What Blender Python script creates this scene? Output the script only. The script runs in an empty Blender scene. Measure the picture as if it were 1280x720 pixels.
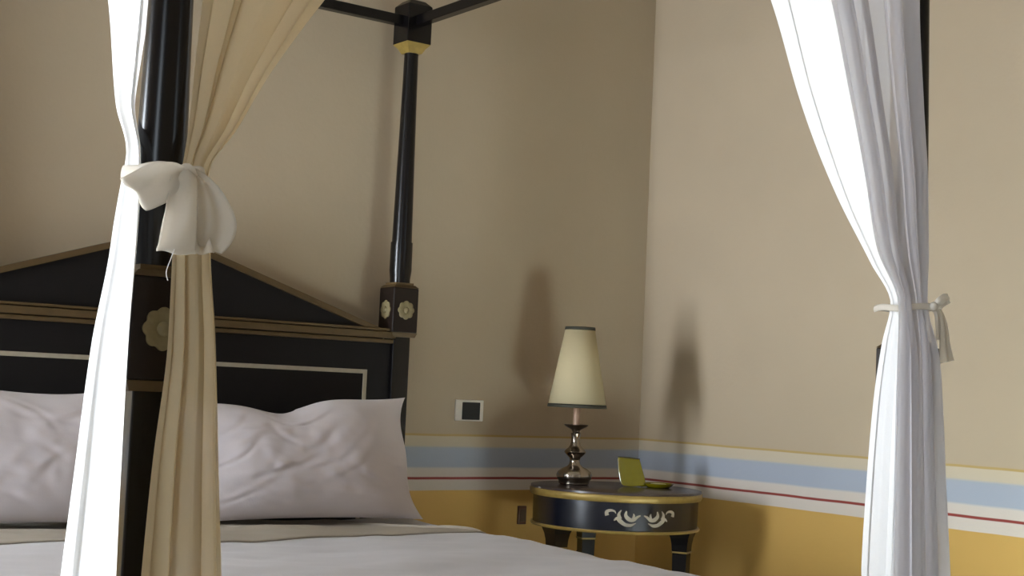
import bpy, bmesh, math, random
from mathutils import Vector, Matrix, noise
random.seed(7)
C = bpy.context.scene.collection
S = bpy.context.scene
PI = math.pi
H = 1.12                                    # camera height above the floor

# ------------------------------------------------------------------ camera
cam_d = bpy.data.cameras.new('camera'); cam = bpy.data.objects.new('camera', cam_d); C.objects.link(cam)
cam_d.sensor_width = 36.0; cam_d.lens = 1776.8/1280*36.0; cam_d.clip_start = 0.05
yaw, pitch, roll = [math.radians(a) for a in (35.825, 4.090, 2.590)]
f0 = Vector((math.sin(yaw), math.cos(yaw), 0)); r0 = Vector((math.cos(yaw), -math.sin(yaw), 0)); u0 = Vector((0, 0, 1))
fw = f0*math.cos(pitch) + u0*math.sin(pitch); up = -f0*math.sin(pitch) + u0*math.cos(pitch)
rt = r0*math.cos(roll) + up*math.sin(roll); up2 = -r0*math.sin(roll) + up*math.cos(roll)
cam.matrix_world = Matrix(((rt.x, up2.x, -fw.x, 0), (rt.y, up2.y, -fw.y, 0), (rt.z, up2.z, -fw.z, H), (0, 0, 0, 1)))
S.camera = cam
S.view_settings.view_transform = 'Standard'; S.view_settings.look = 'None'
S.view_settings.exposure = 0.0; S.view_settings.gamma = 1.0; S.view_settings.use_curve_mapping = False

# ------------------------------------------------------------------ daylight
W = bpy.data.worlds.new('world'); S.world = W; W.use_nodes = True
W.node_tree.nodes['Background'].inputs[0].default_value = (0.62, 0.78, 1.0, 1)
W.node_tree.nodes['Background'].inputs[1].default_value = 0.6
def window_light(name, loc, direction, sx, sz, power, col):
    l = bpy.data.lights.new(name, 'AREA'); l.shape = 'RECTANGLE'; l.size = sx; l.size_y = sz
    l.energy = power; l.color = col
    o = bpy.data.objects.new(name, l); C.objects.link(o); o.location = loc
    o.rotation_euler = Vector(direction).to_track_quat('-Z', 'Y').to_euler()
    return o
XL, XR, YB, YF, ZC = -1.5, 3.867, 4.42, -1.30, 3.30        # inner faces of the room
W1 = (3.38, 3.92, 0.04, 2.10)       # left wall window beside the bed (y0,y1,z0,z1)
W2 = (-0.40, 0.40, 0.30, 2.50)       # unseen left wall window, added for weak fill light
window_light('daylight_bedside', (XL-0.03, (W1[0]+W1[1])/2, (W1[2]+W1[3])/2), (1, 0, -0.0), W1[1]-W1[0], W1[3]-W1[2], 225, (0.84, 0.92, 1.0))
window_light('added_fill_left', (XL-0.03, (W2[0]+W2[1])/2, (W2[2]+W2[3])/2), (1, 0.0, -0.0), W2[1]-W2[0], W2[3]-W2[2], 36, (0.80, 0.90, 1.0))

W3 = (2.78, 3.36, 1.85, 2.55)       # unseen front window, added so sun on the floor brightens the right wall
window_light('added_fill_front', ((W3[0]+W3[1])/2, YF-0.03, (W3[2]+W3[3])/2), (0, 1, 0), W3[1]-W3[0], W3[3]-W3[2], 4, (0.80, 0.92, 1.0))
sl = bpy.data.lights.new('sun', 'SUN'); sl.energy = 290; sl.angle = math.radians(0.6); sl.color = (0.86, 0.97, 1.0)  # added sun, bounced off the floor to lift the right wall
sun = bpy.data.objects.new('sun', sl); C.objects.link(sun); sun.location = (3.2, -6, 6)
sun.rotation_euler = Vector((0.0, math.cos(math.radians(33)), -math.sin(math.radians(33)))).to_track_quat('-Z', 'Y').to_euler()

# ------------------------------------------------------------------ helpers
def rgb(r, g, b):
    f = lambda c: (c/255)/12.92 if c/255 <= 0.04045 else (((c/255)+0.055)/1.055)**2.4
    return (f(r), f(g), f(b), 1)
def mat(name, col, rough=0.6, metal=0.0, spec=0.5, var=0.0, scale=30.0, bump=0.0, coat=0.0, sheen=0.0):
    m = bpy.data.materials.new(name); m.use_nodes = True; nt = m.node_tree; b = nt.nodes['Principled BSDF']
    b.inputs['Roughness'].default_value = rough; b.inputs['Metallic'].default_value = metal
    b.inputs['Specular IOR Level'].default_value = spec; b.inputs['Coat Weight'].default_value = coat
    b.inputs['Sheen Weight'].default_value = sheen
    tc = nt.nodes.new('ShaderNodeTexCoord'); n = nt.nodes.new('ShaderNodeTexNoise'); n.inputs['Scale'].default_value = scale
    n.inputs['Detail'].default_value = 4
    nt.links.new(tc.outputs['Object'], n.inputs['Vector'])
    mx = nt.nodes.new('ShaderNodeMix'); mx.data_type = 'RGBA'
    mx.inputs['A'].default_value = [c*(1-var) for c in col[:3]]+[1]
    mx.inputs['B'].default_value = [min(1, c*(1+var)) for c in col[:3]]+[1]
    nt.links.new(n.outputs['Fac'], mx.inputs['Factor']); nt.links.new(mx.outputs['Result'], b.inputs['Base Color'])
    if bump:
        bp = nt.nodes.new('ShaderNodeBump'); bp.inputs['Strength'].default_value = bump; bp.inputs['Distance'].default_value = 0.01
        nt.links.new(n.outputs['Fac'], bp.inputs['Height']); nt.links.new(bp.outputs['Normal'], b.inputs['Normal'])
    return m
def sheer(name, col, clear, trans):
    m = bpy.data.materials.new(name); m.use_nodes = True; nt = m.node_tree; nt.nodes.clear()
    o = nt.nodes.new('ShaderNodeOutputMaterial'); d = nt.nodes.new('ShaderNodeBsdfDiffuse'); t = nt.nodes.new('ShaderNodeBsdfTranslucent')
    p = nt.nodes.new('ShaderNodeBsdfTransparent'); m1 = nt.nodes.new('ShaderNodeMixShader'); m2 = nt.nodes.new('ShaderNodeMixShader')
    tc = nt.nodes.new('ShaderNodeTexCoord'); n = nt.nodes.new('ShaderNodeTexNoise'); n.inputs['Scale'].default_value = 260
    nt.links.new(tc.outputs['Object'], n.inputs['Vector'])
    mx = nt.nodes.new('ShaderNodeMix'); mx.data_type = 'RGBA'
    mx.inputs['A'].default_value = [c*0.95 for c in col[:3]]+[1]; mx.inputs['B'].default_value = col
    nt.links.new(n.outputs['Fac'], mx.inputs['Factor'])
    nt.links.new(mx.outputs['Result'], d.inputs['Color']); nt.links.new(mx.outputs['Result'], t.inputs['Color'])
    m1.inputs[0].default_value = trans; m2.inputs[0].default_value = clear
    nt.links.new(d.outputs[0], m1.inputs[1]); nt.links.new(t.outputs[0], m1.inputs[2])
    nt.links.new(m1.outputs[0], m2.inputs[1]); nt.links.new(p.outputs[0], m2.inputs[2]); nt.links.new(m2.outputs[0], o.inputs['Surface'])
    return m
def wall_mat():
    m = bpy.data.materials.new('painted_plaster'); m.use_nodes = True; nt = m.node_tree; b = nt.nodes['Principled BSDF']
    b.inputs['Roughness'].default_value = 0.85; b.inputs['Specular IOR Level'].default_value = 0.2
    g = nt.nodes.new('ShaderNodeNewGeometry'); sp = nt.nodes.new('ShaderNodeSeparateXYZ'); nt.links.new(g.outputs['Position'], sp.inputs[0])
    nz = nt.nodes.new('ShaderNodeTexNoise'); nz.inputs['Scale'].default_value = 6; nt.links.new(g.outputs['Position'], nz.inputs['Vector'])
    ma = nt.nodes.new('ShaderNodeMath'); ma.operation = 'MULTIPLY_ADD'; ma.inputs[1].default_value = 0.004; nt.links.new(nz.outputs['Fac'], ma.inputs[0]); nt.links.new(sp.outputs['Z'], ma.inputs[2])
    mr = nt.nodes.new('ShaderNodeMapRange'); mr.inputs['From Min'].default_value = 0.702; mr.inputs['From Max'].default_value = 1.002
    nt.links.new(ma.outputs[0], mr.inputs['Value'])
    cr = nt.nodes.new('ShaderNodeValToRGB'); nt.links.new(mr.outputs['Result'], cr.inputs['Fac'])
    gold, pale, red, blue, yel, beige, cream = (rgb(182, 146, 82), rgb(192, 182, 172), rgb(128, 56, 50), rgb(152, 158, 170), rgb(166, 142, 92), rgb(168, 152, 130), rgb(182, 169, 148))
    P = lambda z: (z-0.70)/0.30
    stops = [(0.0, gold), (P(.7375), gold), (P(.7395), pale), (P(.7775), pale), (P(.7795), red), (P(.7865), red), (P(.7885), pale),
             (P(.818), pale), (P(.826), blue), (P(.894), blue), (P(.902), cream), (P(.937), cream), (P(.939), yel), (P(.945), yel), (P(.947), beige)]
    el = cr.color_ramp.elements
    el[0].position = 0; el[0].color = gold; el[1].position = 1.0; el[1].color = beige
    for p, c in stops[1:]:
        e = el.new(p); e.color = c
    n2 = nt.nodes.new('ShaderNodeTexNoise'); n2.inputs['Scale'].default_value = 3.0; n2.inputs['Detail'].default_value = 6
    nt.links.new(g.outputs['Position'], n2.inputs['Vector'])
    mv = nt.nodes.new('ShaderNodeMapRange'); mv.inputs['To Min'].default_value = 0.93; mv.inputs['To Max'].default_value = 1.05
    nt.links.new(n2.outputs['Fac'], mv.inputs['Value'])
    hs = nt.nodes.new('ShaderNodeHueSaturation'); nt.links.new(cr.outputs['Color'], hs.inputs['Color']); nt.links.new(mv.outputs['Result'], hs.inputs['Value'])
    nt.links.new(hs.outputs['Color'], b.inputs['Base Color'])
    bp = nt.nodes.new('ShaderNodeBump'); bp.inputs['Strength'].default_value = 0.15; bp.inputs['Distance'].default_value = 0.004
    n3 = nt.nodes.new('ShaderNodeTexNoise'); n3.inputs['Scale'].default_value = 60; nt.links.new(g.outputs['Position'], n3.inputs['Vector'])
    nt.links.new(n3.outputs['Fac'], bp.inputs['Height']); nt.links.new(bp.outputs['Normal'], b.inputs['Normal'])
    return m

M = dict(
    wall=wall_mat(),
    ceiling=mat('ceiling_paint', rgb(190, 180, 164), 0.9, var=0.03, scale=4),
    floor=mat('pale_stone_floor', rgb(176, 178, 172), 0.5, var=0.08, scale=9, bump=0.05),  # unseen floor, kept pale so the sun patch bounces cool light
    base=mat('skirting_paint', rgb(190, 150, 90), 0.6, var=0.05),
    winframe=mat('window_wood', rgb(120, 90, 60), 0.5, var=0.1),
    black=mat('black_lacquer', rgb(10, 8, 9), 0.24, spec=0.35, var=0.2, scale=40, coat=0.0),
    blackdull=mat('black_painted_wood', rgb(17, 14, 14), 0.55, spec=0.2, var=0.25, scale=25, bump=0.05),
    navy=mat('blue_black_lacquer', rgb(12, 14, 24), 0.24, spec=0.6, var=0.15, scale=30, coat=0.0),
    brown=mat('brown_black_lacquer', rgb(28, 19, 14), 0.45, spec=0.25, var=0.25, scale=40),
    gold=mat('aged_gold_paint', rgb(142, 118, 58), 0.45, metal=0.3, var=0.3, scale=40, bump=0.1),
    golddark=mat('dull_gold_moulding', rgb(78, 60, 32), 0.5, metal=0.2, var=0.3, scale=30, bump=0.1),
    ivory=mat('ivory_inlay', rgb(150, 140, 122), 0.55, var=0.2, scale=60),
    rosette=mat('rosette_paint', rgb(120, 108, 76), 0.6, var=0.25, scale=120),
    linen=mat('white_pillow_linen', rgb(188, 180, 183), 0.85, var=0.02, scale=200, bump=0.03, sheen=0.2),
    spread=mat('white_bedspread', rgb(162, 156, 158), 0.9, var=0.03, scale=150, bump=0.04, sheen=0.2),
    sheet=mat('cream_sheet', rgb(160, 151, 139), 0.9, var=0.03, scale=150, bump=0.03),
    mattress=mat('mattress_ticking', rgb(220, 214, 205), 0.9, var=0.03),
    sheer=sheer('sheer_white_voile', rgb(248, 247, 246), 0.03, 0.16),  # lit copy of the white curtain voile
    sheer3=sheer('white_voile_shaded', rgb(218, 215, 219), 0.22, 0.42),  # same white voile, shade greyed into the colour
    sheer2=sheer('white_voile_warm_bounce', rgb(222, 204, 170), 0.05, 0.42),  # same white voile, warm wall bounce tinted into the colour
    bow=sheer('sheer_bow_voile', rgb(228, 221, 210), 0.22, 0.35),
    shade=sheer('cream_lampshade', rgb(206, 192, 156), 0.0, 0.28),
    shadetrim=mat('dark_green_ribbon', rgb(46, 44, 32), 0.7, var=0.1),
    silver=mat('tarnished_silver', rgb(150, 140, 128), 0.22, metal=1.0, var=0.2, scale=25),
    copper=mat('candle_tube', rgb(170, 140, 118), 0.4, metal=0.2, var=0.05),
    bronze=mat('dark_bronze', rgb(70, 58, 44), 0.35, metal=0.8, var=0.2),
    tabletop=mat('dark_table_top', rgb(60, 50, 48), 0.25, spec=0.5, var=0.15, scale=20),
    lime=mat('yellow_green_gloss', rgb(116, 106, 4), 0.22, spec=0.6, var=0.15, scale=30, coat=0.4),
    limepale=mat('pale_green_gloss', rgb(186, 182, 130), 0.3, var=0.1, scale=30),
    darkrim=mat('dark_olive_rim', rgb(44, 38, 16), 0.5, var=0.1),
    plate=mat('white_plastic', rgb(232, 228, 220), 0.4, var=0.02),
    blackp=mat('black_plastic', rgb(10, 9, 10), 0.6, var=0.1),
    brownp=mat('brown_plastic', rgb(78, 46, 24), 0.5, var=0.1),
    cord=mat('dark_brown_cord', rgb(60, 42, 22), 0.6, var=0.1),
    thread=mat('white_thread', rgb(225, 222, 222), 0.8, var=0.02),
)

def obj(name, bm, m, parent=None, smooth=False, bevel=0, solid=0, sub=0, sharp=42):
    me = bpy.data.meshes.new(name); bmesh.ops.recalc_face_normals(bm, faces=bm.faces); bm.to_mesh(me); bm.free()
    for p in me.polygons: p.use_smooth = smooth
    if smooth: me.set_sharp_from_angle(angle=math.radians(sharp))
    me.materials.append(M[m]); o = bpy.data.objects.new(name, me); C.objects.link(o)
    if parent:
        o.parent = parent
        me.transform(Matrix.Translation(-root_loc(parent)))
    if solid: md = o.modifiers.new('solid', 'SOLIDIFY'); md.thickness = solid; md.offset = 0
    if bevel: md = o.modifiers.new('bevel', 'BEVEL'); md.width = bevel; md.segments = 2; md.limit_method = 'ANGLE'
    if sub: md = o.modifiers.new('sub', 'SUBSURF'); md.levels = sub; md.render_levels = sub
    return o
def root_loc(o):
    v = Vector((0, 0, 0))
    while o.parent: o = o.parent
    return Vector(o.location)
def tag(o, label=None, cat=None, group=None, kind=None):
    if label: o['label'] = label
    if cat: o['category'] = cat
    if group: o['group'] = group
    if kind: o['kind'] = kind
    return o
def thing(name, loc, label, cat, group=None):
    o = bpy.data.objects.new(name, None); C.objects.link(o); o.location = loc; o.empty_display_size = 0.1
    return tag(o, label, cat, group)
def box(bm, x0, x1, y0, y1, z0, z1):
    vs = [bm.verts.new((x, y, z)) for z in (z0, z1) for y in (y0, y1) for x in (x0, x1)]
    for f in ((0, 2, 3, 1), (4, 5, 7, 6), (0, 1, 5, 4), (2, 6, 7, 3), (0, 4, 6, 2), (1, 3, 7, 5)): bm.faces.new([vs[i] for i in f])
    return bm
def nbox(*a): return box(bmesh.new(), *a)
def lathe(bm, cx, cy, prof, n=48, sx=1, sy=1):
    rings = [[bm.verts.new((cx+r*sx*math.cos(2*PI*i/n), cy+r*sy*math.sin(2*PI*i/n), z)) for i in range(n)] for r, z in prof]
    for a, b in zip(rings, rings[1:]):
        for i in range(n): bm.faces.new((a[i], a[(i+1) % n], b[(i+1) % n], b[i]))
    bm.faces.new(rings[0][::-1]); bm.faces.new(rings[-1])
    return bm
def nlathe(*a, **k): return lathe(bmesh.new(), *a, **k)
def frustum(bm, cx, cy, h0, z0, h1, z1, rot=0):
    lo, hi = [], []
    for k in range(4):
        a = PI/4+k*PI/2+rot
        lo.append(bm.verts.new((cx+h0*1.41421*math.cos(a), cy+h0*1.41421*math.sin(a), z0)))
        hi.append(bm.verts.new((cx+h1*1.41421*math.cos(a), cy+h1*1.41421*math.sin(a), z1)))
    for k in range(4): bm.faces.new((lo[k], lo[(k+1) % 4], hi[(k+1) % 4], hi[k]))
    bm.faces.new(lo[::-1]); bm.faces.new(hi)
    return bm
def prism(bm, pts, y0, y1):                 # outline (x,z) extruded along y
    a = [bm.verts.new((x, y0, z)) for x, z in pts]; b = [bm.verts.new((x, y1, z)) for x, z in pts]; n = len(pts)
    bm.faces.new(a); bm.faces.new(b[::-1])
    for i in range(n): bm.faces.new((a[i], b[i], b[(i+1) % n], a[(i+1) % n]))
    return bm
def tube(bm, pts, r, n=10):
    pts = [Vector(p) for p in pts]; rings = []
    for i, p in enumerate(pts):
        t = (pts[min(i+1, len(pts)-1)]-pts[max(i-1, 0)]).normalized()
        a = t.orthogonal().normalized() if i == 0 else (A-t*A.dot(t)).normalized()
        A = a; b = t.cross(a)
        rr = r[i] if isinstance(r, (list, tuple)) else r
        rings.append([bm.verts.new(p+(a*math.cos(2*PI*k/n)+b*math.sin(2*PI*k/n))*rr) for k in range(n)])
    for x, y in zip(rings, rings[1:]):
        for k in range(n): bm.faces.new((x[k], x[(k+1) % n], y[(k+1) % n], y[k]))
    bm.faces.new(rings[0][::-1]); bm.faces.new(rings[-1])
    return bm
def catmull(P, t):                          # P: list of tuples, t in [0,len-1]
    i = min(int(t), len(P)-2); u = t-i
    p0, p1, p2, p3 = P[max(i-1, 0)], P[i], P[i+1], P[min(i+2, len(P)-1)]
    return [0.5*((2*b)+(-a+c)*u+(2*a-5*b+4*c-d)*u*u+(-a+3*b-3*c+d)*u**3) for a, b, c, d in zip(p0, p1, p2, p3)]
def smooth_path(P, n): return [catmull(P, i*(len(P)-1)/(n-1)) for i in range(n)]
def by_z(keys, z):                          # monotone cubic through keys ordered by falling z
    n = len(keys)
    if z >= keys[0][0]: return keys[0][1:]
    if z <= keys[-1][0]: return keys[-1][1:]
    for i in range(n-1):
        if keys[i][0] >= z >= keys[i+1][0]: break
    h = keys[i][0]-keys[i+1][0]; u = (keys[i][0]-z)/h; out = []
    for c in range(1, len(keys[0])):
        d = lambda k: (keys[k+1][c]-keys[k][c])/(keys[k][0]-keys[k+1][0])
        def tan(k):
            if k == 0: return d(0)
            if k == n-1: return d(n-2)
            a, b = d(k-1), d(k)
            return 0 if a*b <= 0 else 2*a*b/(a+b)
        a, b = keys[i][c], keys[i+1][c]; m0, m1 = tan(i)*h, tan(i+1)*h
        out.append((2*u**3-3*u*u+1)*a+(u**3-2*u*u+u)*m0+(-2*u**3+3*u*u)*b+(u**3-u*u)*m1)
    return out

# ------------------------------------------------------------------ the room
def struct(name, bm, m, **k): o = obj(name, bm, m, **k); o['kind'] = 'structure'; return o
T = 0.14
struct('floor', nbox(XL-T, XR+T, YF-T, YB+T, -0.12, 0), 'floor')
struct('ceiling', nbox(XL-T, XR+T, YF-T, YB+T, ZC, ZC+0.12), 'ceiling')
struct('wall_back', nbox(XL-T, XR+T, YB, YB+T, 0, ZC), 'wall')
struct('wall_right', nbox(XR, XR+T, YF, YB, 0, ZC), 'wall')
bm = bmesh.new(); box(bm, XL-T, W3[0], YF-T, YF, 0, ZC); box(bm, W3[1], XR+T, YF-T, YF, 0, ZC)
box(bm, W3[0], W3[1], YF-T, YF, 0, W3[2]); box(bm, W3[0], W3[1], YF-T, YF, W3[3], ZC)
struct('wall_front', bm, 'wall')
bm = bmesh.new(); x0, x1, z0, z1 = W3; e = 0.05
box(bm, x0, x0+e, YF-T, YF-T+0.04, z0, z1); box(bm, x1-e, x1, YF-T, YF-T+0.04, z0, z1)
box(bm, x0+e, x1-e, YF-T, YF-T+0.04, z0, z0+e); box(bm, x0+e, x1-e, YF-T, YF-T+0.04, z1-e, z1)
box(bm, (x0+x1)/2-0.02, (x0+x1)/2+0.02, YF-T, YF-T+0.04, z0+e, z1-e)
struct('window_3', bm, 'winframe')  # frame of the added front window
bm = bmesh.new()
for a, b in ((YF, W2[0]), (W2[1], W1[0]), (W1[1], YB)): box(bm, XL-T, XL, a, b, 0, ZC)
for w in (W1, W2): box(bm, XL-T, XL, w[0], w[1], 0, w[2]); box(bm, XL-T, XL, w[0], w[1], w[3], ZC)
struct('wall_left', bm, 'wall')
for k, w in enumerate((W1, W2)):
    bm = bmesh.new(); y0, y1, z0, z1 = w; e = 0.05
    box(bm, XL-T, XL-T+0.04, y0, y0+e, z0, z1); box(bm, XL-T, XL-T+0.04, y1-e, y1, z0, z1)
    box(bm, XL-T, XL-T+0.04, y0+e, y1-e, z0, z0+e); box(bm, XL-T, XL-T+0.04, y0+e, y1-e, z1-e, z1)
    box(bm, XL-T, XL-T+0.04, (y0+y1)/2-0.02, (y0+y1)/2+0.02, z0+e, z1-e)
    struct('window_%d' % (k+1), bm, 'winframe')  # the second frame belongs to the added fill window
struct('baseboard_back', nbox(XL, XR, YB-0.015, YB, 0, 0.09), 'base', bevel=0.004)
struct('baseboard_right', nbox(XR-0.015, XR, YF, YB-0.015, 0, 0.09), 'base', bevel=0.004)

# ------------------------------------------------------------------ four-poster bed
PXL, PXR, PYB, PYF = 0.825, 2.614, 4.30, 2.08
CX = (PXL+PXR)/2
bed = thing('four_poster_bed', (CX, (PYB+PYF)/2, 0), 'black four-poster bed with gabled headboard, gold mouldings and thin canopy rails', 'bed')
def rosette(parent, c, axis, r=0.033):
    bm = bmesh.new(); n = 72
    u = Vector((1, 0, 0)) if axis == 'y' else Vector((0, 1, 0)); v = Vector((0, 0, 1)); nrm = c[1]
    c = c[0]; rings = []
    for k, (q, h) in enumerate(((1.0, 0.0), (1.0, 0.003), (0.7, 0.006), (0.34, 0.0035), (0.28, 0.007), (0.10, 0.009))):
        ring = []
        for i in range(n):
            a = 2*PI*i/n
            rad = r*q*((0.86+0.14*abs(math.cos(4*a))) if q > 0.5 else 1)
            ring.append(bm.verts.new(c+u*(rad*math.cos(a))+v*(rad*math.sin(a))+nrm*h))
        rings.append(ring)
    for a, b in zip(rings, rings[1:]):
        for i in range(n): bm.faces.new((a[i], a[(i+1) % n], b[(i+1) % n], b[i]))
    bm.faces.new(rings[-1]); bm.faces.new(rings[0][::-1])
    obj('rosette', bm, 'rosette', parent, smooth=True)
def bed_post(x, y, zb0, zb1, faces):
    # turned upper shaft
    p = obj('canopy_post', nlathe(x, y, [(0.036, zb1), (0.036, zb1+0.02), (0.0395, zb1+0.05), (0.039, zb1+0.15), (0.0355, 1.62), (0.031, 1.9), (0.027, 2.15), (0.0250, 2.31)], n=40), 'black', bed, smooth=True)
    bm = bmesh.new(); frustum(bm, x, y, 0.034, 0.12, 0.034, zb0); obj('post_foot', bm, 'black', p, bevel=0.003)
    bm = bmesh.new(); lathe(bm, x, y, [(0.026, 0), (0.036, 0.03), (0.046, 0.07), (0.040, 0.10), (0.034, 0.121)], n=32); obj('turned_foot', bm, 'black', p, smooth=True)
    bm = bmesh.new(); frustum(bm, x, y, 0.0505, zb0+0.012, 0.0505, zb1-0.012); obj('post_block', bm, 'brown', p, bevel=0.004)
    bm = bmesh.new(); frustum(bm, x, y, 0.045, zb0-0.004, 0.051, zb0+0.012); obj('block_trim', bm, 'golddark', p)
    bm = bmesh.new(); frustum(bm, x, y, 0.0505, zb1-0.012, 0.040, zb1-0.002); frustum(bm, x, y, 0.036, zb1-0.002, 0.036, zb1+0.006); obj('block_cap', bm, 'golddark', p)
    for axis, s in faces:
        nrm = Vector((0, s, 0)) if axis == 'y' else Vector((s, 0, 0))
        rosette(p, (Vector((x, y, (zb0+zb1)/2))+nrm*0.0505, nrm), axis)
    # gold collar and top block
    bm = bmesh.new(); frustum(bm, x, y, 0.026, 2.300, 0.036, 2.318); frustum(bm, x, y, 0.036, 2.318, 0.0490, 2.334); obj('gold_collar', bm, 'gold', p)
    bm = bmesh.new(); frustum(bm, x, y, 0.0495, 2.334, 0.0495, 2.470); frustum(bm, x, y, 0.0495, 2.470, 0.030, 2.490); obj('top_block', bm, 'black', p, bevel=0.002)
    return p
bed_post(PXR, PYB, 1.290, 1.472, (('y', -1), ('x', -1), ('x', 1)))
bed_post(PXL, PYB, 1.290, 1.472, (('y', -1), ('x', -1), ('x', 1)))
bed_post(PXL, PYF, 1.097, 1.277, (('y', -1), ('x', -1), ('x', 1), ('y', 1)))
bed_post(PXR, PYF, 1.085, 1.265, (('y', -1), ('x', -1), ('x', 1), ('y', 1)))
ZR = H+1.293; e = 0.0175
obj('canopy_rail', nbox(PXL+0.048, PXR-0.048, PYB-e, PYB+e, ZR-e, ZR+e), 'black', bed, bevel=0.003)
obj('canopy_rail', nbox(PXL+0.048, PXR-0.048, PYF-e, PYF+e, ZR-e, ZR+e), 'black', bed, bevel=0.003)
obj('canopy_rail', nbox(PXL-e, PXL+e, PYF+0.048, PYB-0.048, ZR-e, ZR+e), 'black', bed, bevel=0.003)
obj('canopy_rail', nbox(PXR-e, PXR+e, PYF+0.048, PYB-0.048, ZR-e, ZR+e), 'black', bed, bevel=0.003)
# headboard
hx0, hx1 = PXL+0.033, PXR-0.033
hb = obj('headboard', prism(bmesh.new(), [(hx0, 0.40), (hx1, 0.40), (hx1, 1.275), (hx0, 1.275)], 4.285, 4.325), 'blackdull', bed)
zg, zp = 1.300, 1.558
gx0, gx1 = CX-0.83, CX+0.83
obj('gable', prism(bmesh.new(), [(gx0, 1.275), (gx1, 1.275), (gx1, zg-0.01), (CX, zp), (gx0, zg-0.01)], 4.288, 4.322), 'blackdull', hb)
bm = bmesh.new()
for s in (-1, 1):
    prism(bm, [(CX+s*0.835, zg-0.014), (CX+s*0.835, zg+0.006), (CX, zp+0.016), (CX, zp-0.004)], 4.272, 4.330)
obj('gable_edge', bm, 'golddark', hb)
bm = bmesh.new()
mx0, mx1 = hx0-0.004, hx1+0.004
prism(bm, [(mx0, 1.262), (mx1, 1.262), (mx1, 1.276), (mx0, 1.276)], 4.268, 4.290)
prism(bm, [(mx0, 1.279), (mx1, 1.279), (mx1, 1.302), (mx0, 1.302)], 4.260, 4.290)
prism(bm, [(mx0, 1.305), (mx1, 1.305), (mx1, 1.314), (mx0, 1.314)], 4.266, 4.290)
obj('moulding', bm, 'golddark', hb, bevel=0.002)
bm = bmesh.new(); t = 0.007; ix0, ix1, iz = CX-0.77, CX+0.77, 1.160
box(bm, ix0, ix1, 4.2815, 4.286, iz-t, iz+t); box(bm, ix0, ix0+2*t, 4.2815, 4.286, 0.62, iz-t); box(bm, ix1-2*t, ix1, 4.2815, 4.286, 0.62, iz-t)
obj('inlay_line', bm, 'ivory', hb)
for x in (PXL, PXR): obj('side_rail', nbox(x-0.015, x+0.015, PYF+0.034, PYB-0.034, 0.28, 0.42), 'black', bed, bevel=0.004)
obj('foot_rail', nbox(PXL+0.034, PXR-0.034, PYF-0.015, PYF+0.015, 0.28, 0.42), 'black', bed, bevel=0.004)
bm = bmesh.new()
for k in range(12): box(bm, PXL+0.015, PXR-0.015, 2.2+k*0.17, 2.28+k*0.17, 0.34, 0.36)
obj('bed_slats', bm, 'brown', bed)

ZB = H-0.462                                # top of the made-up bed
mt = obj('mattress', nbox(PXL+0.03, PXR-0.03, 2.125, 4.25, 0.361, ZB-0.03), 'mattress', bevel=0.05)
tag(mt, 'thick white mattress lying on the black bed under the bedspread', 'mattress')

# bedspread: top, rounded edges and hanging sides, one cloth
def cloth_height(x, y):
    v = Vector((x*1.7, y*2.3, 0.3))
    h = 0.010*noise.noise(v)+0.006*noise.noise(v*2.7)+0.003*noise.noise(v*7)
    h += 0.004*math.sin(9*x+4*y+2*noise.noise(v))
    return h
def spread(bm, x0, x1, y0, y1, ztop, drop, foot=True, nx=120, ny=110, rr=0.05):
    # cross profile by arc length across x
    def prof(s, w, d):                      # s in 0..1 over [drop, flat, drop]
        tot = 2*d+w; a = s*tot
        if a < d: return 0.0, d-a
        if a > d+w: return w, a-d-w
        return a-d, 0.0
    w = x1-x0; G = []
    for j in range(ny+1):
        tj = j/ny; L = (y1-y0)+(drop if foot else 0); b = tj*L
        if b <= y1-y0: y = y1-b; fz = 0
        else: y = y0; fz = b-(y1-y0)
        row = []
        for i in range(nx+1):
            px, dz = prof(i/nx, w, drop)
            x = x0+px
            # rounded shoulder
            ex = min(px, w-px); 
            z = ztop
            if dz > 0 or fz > 0:
                q = max(dz, fz) if not (dz > 0 and fz > 0) else max(dz, fz)
                z -= q
                fold = 0.012*math.sin(14*y+3*math.sin(5*y)) if dz > 0 else 0.012*math.sin(13*x+2*math.sin(4*x))
                k = min(1, q/0.25)
                if dz > 0: x += (fold*k+0.012*k)*(1 if px > w/2 else -1)
                if fz > 0: y2 = y-(fold*k+0.0)
                else: y2 = y
            else:
                y2 = y
                z += cloth_height(x, y)
            # soft shoulder by pulling near-edge vertices down
            if dz == 0 and ex < rr: z -= (rr-math.sqrt(max(0, rr*rr-(rr-ex)**2)))*0.9
            if dz > 0 and dz < rr: x -= (rr-math.sqrt(max(0, rr*rr-(rr-dz)**2)))*0.0
            if foot and fz == 0 and dz == 0 and y-y0 < rr: z -= (rr-math.sqrt(max(0, rr*rr-(rr-(y-y0))**2)))*0.9
            if (dz > 0 or fz > 0): z -= rr*0.9
            row.append(bm.verts.new((x, y2, z)))
        G.append(row)
    for a, b in zip(G, G[1:]):
        for i in range(nx): bm.faces.new((a[i], a[i+1], b[i+1], b[i]))
    return bm
o = obj('bedspread', spread(bmesh.new(), PXL-0.034, PXR+0.034, 2.135, 4.20, ZB, 0.36, foot=False), 'spread', smooth=True, solid=0.012)
tag(o, 'white quilted bedspread covering the bed with soft wrinkles', 'bedspread')

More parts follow.
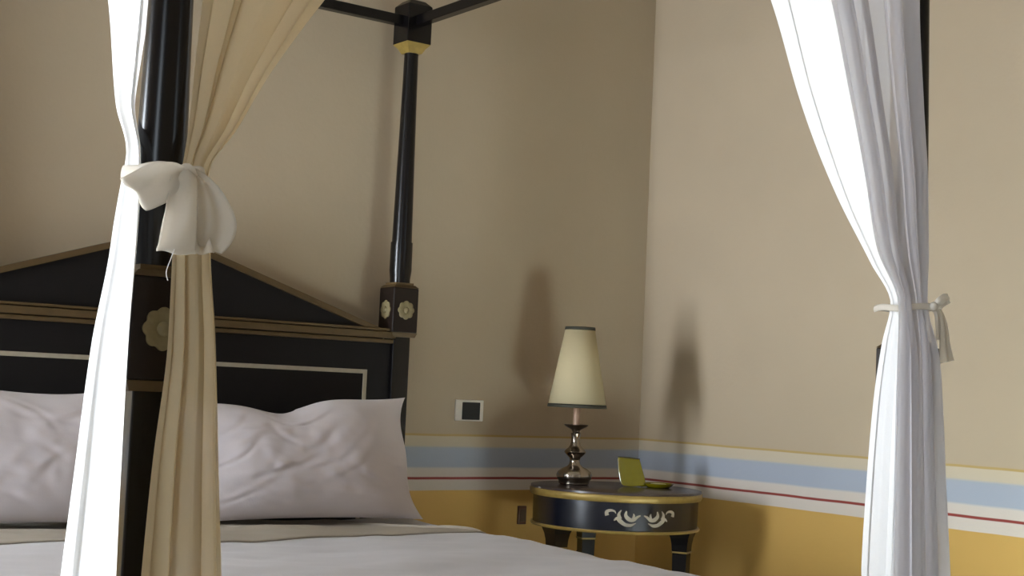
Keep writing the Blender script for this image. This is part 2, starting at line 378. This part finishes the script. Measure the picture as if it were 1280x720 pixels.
# turned-down sheet across the head of the bed
def turned_sheet(bm, nx=110, ny=40):
    G = []
    for j in range(ny+1):
        t = j/ny; row = []
        for i in range(nx+1):
            s = i/nx; x = PXL-0.020+s*(PXR-PXL+0.046)
            yhi = 4.17-0.04*s; ylo = 3.66+0.06*s+0.035*math.sin(3.1*s*PI)*0.6
            if s > 0.80: yhi -= (s-0.80)*2.0; 
            y = yhi+(ylo-yhi)*t
            ex = min(x-(PXL-0.034), PXR+0.034-x)
            z = ZB+0.010+cloth_height(x, y)-0.001*math.exp(-((t-1)/0.03)**2)+0.009*math.exp(-((t-0.45-0.25*(s-0.2))/0.05)**2)*(1 if s < 0.7 else max(0, 1-(s-0.7)/0.15))
            z += 0.008*math.exp(-(t/0.06)**2)
            if ex < 0.05: z -= (0.05-math.sqrt(max(0, 0.0025-(0.05-ex)**2)))*0.9
            row.append(bm.verts.new((x, y, z)))
        G.append(row)
    for a, b in zip(G, G[1:]):
        for i in range(nx): bm.faces.new((a[i], a[i+1], b[i+1], b[i]))
    return bm
o = obj('turned_down_sheet', turned_sheet(bmesh.new()), 'sheet', smooth=True, solid=0.005)
tag(o, 'cream sheet folded back across the bed in front of the pillows', 'sheet')

# pillows leaning on the headboard
def pillow(name, x0, x1, label, seed, dip):
    w, h = x1-x0, 0.405
    bm = bmesh.new(); nx, ny = 120, 76; base = Vector(((x0+x1)/2, 4.075, ZB+0.0)); tilt = math.radians(17)
    upv = Vector((0, math.sin(tilt), math.cos(tilt))); nv = Vector((0, -math.cos(tilt), math.sin(tilt)))
    rnd = random.Random(int(seed*10))
    creases = [(rnd.uniform(-.85, .85), rnd.uniform(-.7, .8), rnd.choice((rnd.uniform(.4, 1.2), rnd.uniform(-1.2, -.3))), rnd.uniform(.12, .38), rnd.uniform(.0008, .0024), rnd.uniform(.025, .06)) for k in range(26)]
    def P(i, j, side):
        u = -1+2*i/nx; v = -1+2*j/ny
        du, dv = abs(u), abs(v)
        puff = (max(0, 1-du**2.6)**0.62)*(max(0, 1-dv**2.4)**0.62)
        th = 0.078*puff+0.0025
        cu = u*(w/2)*(1-0.085*(1-v*v)**0.8); cv = v*(h/2)*(1-0.06*(1-u*u))
        cu += u*0.014*(1-v)/2                                            # slumps wider at the bottom
        top = max(0, v)**1.5
        cv += top*(0.010*math.sin(3.1*u+seed)+0.030*max(0, u-0.2)**2-dip*math.exp(-((u+0.12)/0.30)**2)-0.45*dip*max(0, -u)**0.5)
        cu += 0.008*math.sin(5*v+seed)*du**3
        n = Vector((u*1.5+seed, v*1.1, side*0.5))
        big = 0.010*noise.noise(n)
        # crease lines running from the corners and edges
        cr = 0.0
        for (px, pv, an, ln, dp, wd) in creases:
            a = (u-px)*math.cos(an)+(v-pv)*math.sin(an); q = -(u-px)*math.sin(an)+(v-pv)*math.cos(an)+0.04*math.sin(7*a+seed)
            cr += dp*math.exp(-(a/ln)**2)*(math.exp(-(q/wd)**2)*-1+0.6*math.exp(-((q-1.8*wd)/(1.3*wd))**2))
        cr += 0.0022*noise.noise(Vector((u*5+seed, v*4, 2)))+0.0012*noise.noise(Vector((u*11+seed, v*9, 5)))
        th2 = side*(th+(big+cr)*min(1, puff*1.6))
        return base+Vector((cu, 0, 0))+upv*(cv+h/2)+nv*(th2+0.075)
    grids = []
    for side in (-1, 1):
        grids.append([[bm.verts.new(P(i, j, side)) for i in range(nx+1)] for j in range(ny+1)])
    for g in grids:
        for j in range(ny):
            for i in range(nx): bm.faces.new((g[j][i], g[j][i+1], g[j+1][i+1], g[j+1][i]))
    a, b = grids
    for i in range(nx):
        bm.faces.new((a[0][i], a[0][i+1], b[0][i+1], b[0][i])); bm.faces.new((a[ny][i], a[ny][i+1], b[ny][i+1], b[ny][i]))
    for j in range(ny):
        bm.faces.new((a[j][0], a[j+1][0], b[j+1][0], b[j][0])); bm.faces.new((a[j][nx], a[j+1][nx], b[j+1][nx], b[j][nx]))
    o = obj(name, bm, 'linen', smooth=True)
    return tag(o, label, 'pillow', 'pillows leaning on the headboard')
pillow('pillow', 1.715, 2.550, 'white pillow at the nightstand side of the bed, corner pointing at post', 1.3, 0.048)
pillow('pillow', 0.865, 1.675, 'white pillow on the far side from the nightstand, cut by left edge', 4.1, 0.0)

# ------------------------------------------------------------------ curtains
def curtain(name, keys, n, label, m='sheer', sgn=1, seed=0.0, nu=200, nz=150):
    # keys: (z, x0, y0, x1, y1, amplitude)
    bm = bmesh.new(); G = []; ztop, zbot = keys[0][0], keys[-1][0]
    for j in range(nz+1):
        z = ztop+(zbot-ztop)*j/nz
        x0, y0, x1, y1, amp = by_z(keys, z)
        d = Vector((x1-x0, y1-y0)); L = d.length; d.normalize(); nr = Vector((-d.y, d.x))*sgn; row = []
        for i in range(nu+1):
            u = i/nu
            wob = 0.35*math.sin(2.1*z+seed)+0.2*math.sin(6*u+1.7*z+seed)+0.5*noise.noise(Vector((u*3, z*1.2, seed)))
            ph = 2*PI*n*u+wob+0.9*math.sin(2*PI*u*2+seed)
            a = amp*(0.65+0.35*math.sin(2*PI*u*1.7+seed*2))
            off = a*math.sin(ph)+0.18*a*math.sin(2.3*ph+seed+z)
            al = u*L+0.10*(L/n)*math.sin(2*ph)
            p = Vector((x0, y0))+d*al+nr*off
            row.append(bm.verts.new((p.x, p.y, z)))
        G.append(row)
    for a, b in zip(G, G[1:]):
        for i in range(nu): bm.faces.new((a[i], a[i+1], b[i+1], b[i]))
    o = obj(name, bm, m, smooth=True)
    tag(o, label, 'curtain', 'sheer canopy curtains')
    return o
Z = lambda r: H+r
curtain('bed_curtain', [(Z(1.265), .825, 2.135, .825, 2.60, .016), (Z(.62), .814, 2.128, .814, 2.325, .013), (Z(.43), .796, 2.115, .796, 2.212, .009),
    (Z(.32), .774, 2.02, .774, 2.093, .006), (Z(.19), .760, 1.968, .760, 2.093, .008), (Z(.04), .752, 1.948, .752, 2.125, .010),
    (Z(-.18), .745, 1.920, .745, 2.150, .013), (Z(-.32), .741, 1.902, .741, 2.165, .014), (0.015, .728, 1.86, .728, 2.24, .018)],
    1.6, 'brightly lit white curtain gathered on the side rail left of the left foot post', 'sheer', seed=0.4)
curtain('bed_curtain', [(Z(1.265), .870, 2.052, 1.52, 2.052, .016), (Z(.61), .862, 2.050, 1.062, 2.050, .014), (Z(.49), .855, 2.045, .985, 2.045, .011), (Z(.38), .845, 2.03, .922, 2.03, .008),
    (Z(.305), .828, 2.005, .872, 2.005, .005), (Z(.18), .818, 1.998, .880, 1.998, .008), (Z(.05), .818, 1.995, .895, 1.995, .011),
    (Z(-.12), .806, 1.995, .910, 1.995, .014), (Z(-.3), .796, 1.99, .924, 1.99, .016), (0.015, .765, 1.975, .985, 1.975, .022)],
    3, 'sheer white curtain, warm bounce light in its colour, hanging from the foot rail beside the bow', 'sheer2', seed=2.2)
curtain('bed_curtain', [(Z(1.265), 2.614, 2.135, 2.614, 2.64, .014), (Z(1.02), 2.612, 2.132, 2.612, 2.530, .009), (Z(.76), 2.604, 2.128, 2.604, 2.420, .007), (Z(.487), 2.590, 2.122, 2.590, 2.270, .006),
    (Z(.329), 2.566, 2.075, 2.566, 2.152, .006), (Z(.225), 2.556, 2.040, 2.556, 2.084, .004), (Z(.14), 2.548, 2.022, 2.548, 2.098, .006),
    (Z(.014), 2.544, 2.020, 2.544, 2.114, .008), (Z(-.17), 2.540, 2.018, 2.540, 2.125, .010), (Z(-.37), 2.538, 2.015, 2.538, 2.132, .011), (Z(-.44), 2.536, 2.012, 2.536, 2.108, .011), (.45, 2.532, 2.005, 2.532, 2.052, .010), (0.015, 2.53, 2.0, 2.53, 2.05, .010)],
    1.5, 'white side curtain of the right foot post with the brightest edge', 'sheer', seed=1.1)
curtain('bed_curtain', [(Z(1.265), 2.540, 2.03, 2.02, 2.03, .026), (Z(.90), 2.540, 2.025, 2.235, 2.025, .024), (Z(.68), 2.558, 2.022, 2.315, 2.022, .022), (Z(.47), 2.580, 2.02, 2.385, 2.02, .020),
    (Z(.34), 2.582, 2.012, 2.415, 2.012, .015), (Z(.225), 2.574, 2.000, 2.476, 2.000, .008), (Z(.11), 2.588, 1.986, 2.460, 1.986, .018), (Z(-.02), 2.596, 1.982, 2.456, 1.982, .022),
    (Z(-.16), 2.606, 1.98, 2.455, 1.98, .024), (Z(-.38), 2.622, 1.975, 2.450, 1.975, .026), (0.015, 2.66, 1.96, 2.40, 1.96, .030)],
    5.2, 'pleated white curtain, grey shade in its colour, hanging from the foot rail at the right foot post', 'sheer3', seed=3.3)

# ------------------------------------------------------------------ bows and ties
def ribbon(bm, path, width, wdir, fold=0.004, nf=2.5, n=40, nw=16, seed=0.0, taper=None, ortho=True):
    P = smooth_path(path, n); G = []
    for j, p in enumerate(P):
        p = Vector(p); t = j/(n-1)
        q = Vector(P[min(j+1, n-1)])-Vector(P[max(j-1, 0)]); q.normalize()
        wd = Vector(wdir); wd = (wd-q*wd.dot(q)).normalized() if ortho else wd.normalized(); nn = q.cross(wd).normalized()
        w = width if taper is None else catmull([(x,) for x in taper], t*(len(taper)-1))[0]
        row = []
        for i in range(nw+1):
            s = i/nw-0.5
            f = fold*math.sin(2*PI*nf*s+seed+1.5*t)
            row.append(bm.verts.new(p+wd*(s*w)+nn*f))
        G.append(row)
    for a, b in zip(G, G[1:]):
        for i in range(nw): bm.faces.new((a[i], a[i+1], b[i+1], b[i]))
    return bm
def wrap(bm, cx, cy, ax, ay, z, hgt, slant=0.0, n=48):
    G = []
    for k in range(n):
        a = 2*PI*k/n; row = []
        for q in range(6):
            s = q/5-0.5
            rr = 1+0.03*math.cos(s*PI)
            row.append(bm.verts.new((cx+ax*rr*math.cos(a), cy+ay*rr*math.sin(a), z+s*hgt+slant*math.cos(a)+0.002*math.sin(5*a))))
        G.append(row)
    for k in range(n):
        a, b = G[k], G[(k+1) % n]
        for i in range(5): bm.faces.new((a[i], a[i+1], b[i+1], b[i]))
    return bm
bow = thing('curtain_bow', (0.80, 2.02, Z(.29)), 'big white voile bow tied round the left foot post curtains', 'bow', 'curtain ties')
obj('band', wrap(bmesh.new(), .816, 2.045, .056, .082, Z(.298), .020), 'bow', bow, smooth=True, solid=0.0012)
K = Vector((.812, 1.950, Z(.292)))
bm = bmesh.new(); ribbon(bm, [(.812, 1.942, Z(.291)), (.795, 1.928, Z(.286)), (.765, 1.918, Z(.273)), (.738, 1.924, Z(.256)), (.731, 1.932, Z(.252)), (.738, 1.940, Z(.256)), (.770, 1.946, Z(.274)), (.810, 1.954, Z(.290))], .06, (-0.7, 0, .72), .0030, 1.3, seed=.6, taper=[.020, .044, .060, .060, .058, .056, .044, .02], n=70, ortho=False)
obj('loop', bm, 'bow', bow, smooth=True, solid=0.0012)
bm = bmesh.new(); ribbon(bm, [(.803, 1.940, Z(.295)), (.799, 1.922, Z(.280)), (.795, 1.912, Z(.25)), (.793, 1.910, Z(.21)), (.792, 1.913, Z(.180)), (.794, 1.924, Z(.176)), (.797, 1.930, Z(.21)), (.802, 1.936, Z(.25)), (.806, 1.942, Z(.288))], .06, (1, 0, 0.03), .0030, 1.1, seed=.2, taper=[.032, .040, .046, .052, .056, .056, .050, .04, .03], n=80)
obj('loop', bm, 'bow', bow, smooth=True, solid=0.0012)
bm = bmesh.new(); ribbon(bm, [(.820, 1.950, Z(.298)), (.834, 1.940, Z(.275)), (.846, 1.936, Z(.245)), (.852, 1.936, Z(.215)), (.846, 1.940, Z(.186))], .06, (1, 0, 0.35), .005, 1.6, seed=1.4, taper=[.016, .040, .062, .074, .050], n=40)
obj('tail', bm, 'bow', bow, smooth=True, solid=0.0012)
bm = bmesh.new(); ribbon(bm, [(.820, 1.954, Z(.29)), (.828, 1.950, Z(.24)), (.832, 1.940, Z(.20)), (.834, 1.932, Z(.176))], .05, (1, 0, 0.45), .004, 1.6, seed=2.4, taper=[.016, .026, .036, .042], n=30)
obj('tail', bm, 'bow', bow, smooth=True, solid=0.0012)
bm = bmesh.new(); lathe(bm, K.x, K.y-.004, [(0.004, K.z-.015), (0.013, K.z-.010), (0.016, K.z), (0.012, K.z+.010), (0.004, K.z+.015)], n=24, sy=.7)
obj('knot', bm, 'bow', bow, smooth=True)
bm = bmesh.new(); tube(bm, smooth_path([(.788, 1.912, Z(.182)), (.784, 1.915, Z(.165)), (.778, 1.915, Z(.145)), (.781, 1.915, Z(.132))], 14), .0007, 6)
obj('loose_thread', bm, 'thread', bow, smooth=True)

tie = thing('curtain_tie', (2.56, 2.0, Z(.22)), 'narrow white tie with a small bow round the right foot post curtains', 'tie', 'curtain ties')
obj('band', wrap(bmesh.new(), 2.566, 2.046, .056, .080, Z(.222), .014, slant=0.004), 'bow', tie, smooth=True, solid=0.0012)
KX = -0.012
K2 = Vector((2.566+KX, 1.966, Z(.222)))
bm = bmesh.new(); ribbon(bm, [tuple(K2), (2.572+KX, 1.955, Z(.230)), (2.585+KX, 1.950, Z(.240)), (2.594+KX, 1.95, Z(.240)), (2.588+KX, 1.958, Z(.234)), tuple(K2+Vector((.002, .004, 0)))], .03, (-0.25, 0, 1), .002, 1.2, seed=.3, taper=[.012, .024, .024, .018, .018, .012], n=44)
obj('loop', bm, 'bow', tie, smooth=True, solid=0.0012)
bm = bmesh.new(); ribbon(bm, [tuple(K2+Vector((.004, 0, 0))), (2.582+KX, 1.962, Z(.208)), (2.592+KX, 1.960, Z(.18)), (2.599+KX, 1.96, Z(.14)), (2.606+KX, 1.958, Z(.103))], .03, (1, 0, .25), .004, 1.5, seed=1.0, taper=[.012, .022, .028, .032, .040], n=40)
obj('tail', bm, 'bow', tie, smooth=True, solid=0.0012)
bm = bmesh.new(); ribbon(bm, [tuple(K2+Vector((.002, .003, 0))), (2.574+KX, 1.962, Z(.20)), (2.578+KX, 1.962, Z(.17)), (2.579+KX, 1.962, Z(.150))], .02, (1, 0, 0), .003, 1.2, seed=2.0, taper=[.008, .012, .014, .014], n=30)
obj('tail', bm, 'bow', tie, smooth=True, solid=0.0012)
bm = bmesh.new(); lathe(bm, K2.x, K2.y, [(0.003, K2.z-.010), (0.008, K2.z-.006), (0.010, K2.z), (0.008, K2.z+.007), (0.003, K2.z+.010)], n=20)
obj('knot', bm, 'bow', tie, smooth=True)

# ------------------------------------------------------------------ nightstand
TX, TY, ZT = 3.385, 3.987, H-0.336
ns = thing('nightstand', (TX, TY, 0), 'round black nightstand with gold rims and painted ivory scrollwork in the corner', 'nightstand')
R = 0.306
obj('table_top', nlathe(TX, TY, [(R-.004, ZT-.010), (R+.004, ZT-.008), (R+.004, ZT-.001), (R, ZT)], n=96), 'tabletop', ns, smooth=True)
obj('top_rim', nlathe(TX, TY, [(R-.012, ZT-.034), (R+.002, ZT-.033), (R+.007, ZT-.026), (R+.0075, ZT-.012), (R+.005, ZT-.0085), (R-.01, ZT-.0095)], n=96), 'gold', ns, smooth=True)
ap = obj('apron', nlathe(TX, TY, [(R-.008, ZT-.132), (R-.006, ZT-.034)], n=96), 'navy', ns, smooth=True)
obj('lower_rim', nlathe(TX, TY, [(R-.02, ZT-.142), (R-.002, ZT-.141), (R+.001, ZT-.136), (R-.002, ZT-.131), (R-.02, ZT-.130)], n=96), 'gold', ns, smooth=True)
def bdir(b): b = math.radians(b); return Vector((math.sin(b), math.cos(b), 0))
for b in (272, 150, 16):
    d = bdir(b); c = Vector((TX, TY, 0))+d*(R-.050); rot = math.atan2(d.y, d.x)
    bm = bmesh.new(); frustum(bm, c.x, c.y, 0.017, 0.0, 0.0265, ZT-.215, rot)
    lg = obj('leg', bm, 'black', ns, bevel=0.002)
    bm = bmesh.new()
    hs = [(0.0275, ZT-.209), (0.029, ZT-.185), (0.033, ZT-.162), (0.040, ZT-.142)]
    for (h0, z0), (h1, z1) in zip(hs, hs[1:]): frustum(bm, c.x, c.y, h0, z0, h1, z1, rot)
    obj('capital', bm, 'black', lg)
    bm = bmesh.new(); frustum(bm, c.x, c.y, 0.0295, ZT-.215, 0.0295, ZT-.209, rot); obj('gold_ring', bm, 'gold', lg)
# painted scrolls on the apron (s along the curve, t up), thin raised strokes
def stroke(bm, pts, ws, n=26):
    P = smooth_path(pts, n); Wd = smooth_path([(w,) for w in ws], n); rows = []
    th0 = math.radians(202)
    for j, (s, t) in enumerate(P):
        q = (P[min(j+1, n-1)][0]-P[max(j-1, 0)][0], P[min(j+1, n-1)][1]-P[max(j-1, 0)][1]); l = math.hypot(*q) or 1
        nx, nt_ = -q[1]/l, q[0]/l; w = max(0.0004, Wd[j][0]); row = []
        for side, rad in ((-1, 0), (-1, .0012), (1, .0012), (1, 0)):
            ss, tt = s+nx*w*side, t+nt_*w*side
            ang = th0-ss/(R-.007); rr = R-.0075+rad
            row.append(bm.verts.new((TX+rr*math.sin(ang), TY+rr*math.cos(ang), ZT-.083+tt)))
        rows.append(row)
    for a, b in zip(rows, rows[1:]):
        for i in range(4): bm.faces.new((a[i], a[(i+1) % 4], b[(i+1) % 4], b[i]))
    bm.faces.new(rows[0]); bm.faces.new(rows[-1][::-1])
for sg in (-1, 1):
    bm = bmesh.new(); k = lambda L: [(sg*a, b) for a, b in L]
    stroke(bm, k([(.122, .004), (.124, .016), (.112, .022), (.098, .020), (.092, .012)]), [.007, .006, .0045, .003, .001])
    stroke(bm, k([(.098, -.012), (.088, -.004), (.078, -.012), (.060, -.024), (.040, -.026), (.022, -.018)]), [.002, .005, .007, .006, .005, .001])
    stroke(bm, k([(.078, -.006), (.082, .010), (.074, .024)]), [.007, .005, .001])
    stroke(bm, k([(.056, .022), (.058, .006), (.046, -.006), (.030, -.008), (.018, .002), (.006, .008)]), [.002, .006, .007, .005, .004, .002])
    stroke(bm, k([(.034, -.006), (.030, .006), (.032, .014)]), [.004, .004, .001])
    obj('scroll_ornament', bm, 'ivory', ns)

# ------------------------------------------------------------------ table lamp
LX, LY = 3.285, 4.108
lamp = thing('table_lamp', (LX, LY, ZT), 'silver baluster table lamp with tall cream cone shade on the nightstand', 'lamp')
z = lambda h: ZT+h
obj('base', nlathe(LX, LY, [(.050, z(0)), (.056, z(.004)), (.056, z(.012)), (.063, z(.022)), (.066, z(.034)), (.061, z(.046)), (.046, z(.058)), (.028, z(.066)), (.021, z(.074)),
    (.019, z(.088)), (.021, z(.098)), (.030, z(.106)), (.038, z(.114)), (.040, z(.119)), (.036, z(.125)), (.026, z(.134)), (.019, z(.144)), (.0155, z(.158)),
    (.0165, z(.176)), (.019, z(.186)), (.014, z(.192)), (.016, z(.198))], n=56), 'silver', lamp, smooth=True)
obj('drip_pan', nlathe(LX, LY, [(.014, z(.196)), (.020, z(.202)), (.038, z(.211)), (.045, z(.216)), (.044, z(.219)), (.030, z(.2165)), (.014, z(.214))], n=48), 'bronze', lamp, smooth=True)
obj('candle_tube', nlathe(LX, LY, [(.0125, z(.212)), (.0125, z(.284)), (.010, z(.287))], n=28), 'copper', lamp, smooth=True)
def shell(prof, n=72, m='shade', name='shade', th=.0015, parent=lamp):
    bm = bmesh.new()
    rings = [[bm.verts.new((LX+r*math.cos(2*PI*i/n), LY+r*math.sin(2*PI*i/n), zz)) for i in range(n)] for r, zz in prof]
    for a, b in zip(rings, rings[1:]):
        for i in range(n): bm.faces.new((a[i], a[(i+1) % n], b[(i+1) % n], b[i]))
    return obj(name, bm, m, parent, smooth=True, solid=th)
sh = shell([(.1065, z(.288)), (.0535, z(.574))])
shell([(.1085, z(.281)), (.1065, z(.294))], m='shadetrim', name='ribbon_trim', th=.003, parent=sh)
shell([(.0555, z(.567)), (.0540, z(.578))], m='shadetrim', name='ribbon_trim', th=.003, parent=sh)
bm = bmesh.new()
for a in (0, 2*PI/3, 4*PI/3): tube(bm, [(LX, LY, z(.556)), (LX+.054*math.cos(a), LY+.054*math.sin(a), z(.566))], .0012, 6)
tube(bm, [(LX, LY, z(.30)), (LX, LY, z(.556))], .0016, 6)
obj('shade_carrier', bm, 'bronze', lamp)
bm = bmesh.new(); lathe(bm, LX, LY, [(.012, z(.285)), (.013, z(.305)), (.022, z(.33)), (.027, z(.355)), (.024, z(.378)), (.012, z(.392)), (.003, z(.396))], n=28)
obj('bulb', bm, 'plate', lamp, smooth=True)

# ------------------------------------------------------------------ open case on the nightstand
GX, GY = 3.475, 4.005
case = thing('trinket_case', (GX, GY, ZT), 'glossy yellow-green case standing open beside the lamp on the nightstand', 'case')
vr = Vector((math.cos(yaw), -math.sin(yaw), 0)); vf = Vector((math.sin(yaw), math.cos(yaw), 0))
def case_pt(a, d, h): p = Vector((GX, GY, ZT))+vr*a+vf*d; return (p.x, p.y, p.z+h)
bm = bmesh.new(); outl = [(-.038, .006), (-.030, .000), (.000, -.001), (.042, .003), (.051, .012), (.048, .030), (.038, .062), (.028, .098), (-.050, .103), (-.054, .098), (-.050, .050), (-.044, .020)]
fr = [bm.verts.new(case_pt(a, -.016+h*.25, h+.002)) for a, h in outl]; bk = [bm.verts.new(case_pt(a, .004+h*.25, h+.002)) for a, h in outl]
mid = bm.verts.new(case_pt(-.004, -.00475, .045))
for i in range(len(outl)):
    j = (i+1) % len(outl); bm.faces.new((fr[i], fr[j], mid)); bm.faces.new((fr[i], bk[i], bk[j], fr[j]))
bm.faces.new(bk)
lid = obj('lid', bm, 'lime', case, smooth=False, bevel=0.003)
bm = bmesh.new(); tube(bm, [case_pt(-.054, .014, .104), case_pt(-.010, .014, .103), case_pt(.028, .014, .099)], .004, 8); obj('lid_edge', bm, 'darkrim', lid)
c = Vector(case_pt(.098, -.005, 0))
bm = bmesh.new(); lathe(bm, c.x, c.y, [(.040, ZT+.0005), (.050, ZT+.007), (.057, ZT+.016), (.054, ZT+.017), (.044, ZT+.009), (.012, ZT+.0065)], n=40); obj('dish', bm, 'lime', case, smooth=True)
bm = bmesh.new(); lathe(bm, c.x, c.y, [(.030, ZT+.0067), (.034, ZT+.011), (.028, ZT+.015), (.012, ZT+.0155)], n=40); obj('dish_lining', bm, 'limepale', case, smooth=True)
bm = bmesh.new(); tube(bm, [case_pt(.034, -.004, .006), case_pt(.052, -.004, .008)], .005, 10); obj('hinge', bm, 'lime', case, smooth=True)

# ------------------------------------------------------------------ wall fittings and cord
sw = thing('light_switch', (3.014, YB, Z(-.085)), 'white switch plate with black switch on the wall above the dado band', 'light switch')
obj('plate', nbox(2.952, 3.078, YB-.009, YB, Z(-.124), Z(-.045)), 'plate', sw, bevel=.003)
obj('switch_button', nbox(2.980, 3.060, YB-.013, YB-.009, Z(-.119), Z(-.054)), 'blackp', sw, bevel=.002)
so = thing('wall_socket', (3.281, YB, Z(-.476)), 'small brown socket low on the ochre wall behind the nightstand', 'socket')
obj('plate', nbox(3.262, 3.300, YB-.012, YB, Z(-.512), Z(-.442)), 'brownp', so, bevel=.003)
obj('socket_insert', nbox(3.268, 3.294, YB-.015, YB-.012, Z(-.500), Z(-.454)), 'cord', so, bevel=.002)
bm = bmesh.new(); tube(bm, smooth_path([(3.56, 4.26, ZT-.15), (3.555, 4.30, ZT-.19), (3.53, 4.33, ZT-.24), (3.49, 4.35, ZT-.30), (3.45, 4.36, ZT-.42), (3.42, 4.37, .20), (3.40, 4.37, .006), (3.30, 4.36, .005)], 50), .0028, 8)
tag(obj('lamp_cord', bm, 'cord', smooth=True), 'thin dark cord hanging under the back of the nightstand', 'cord')
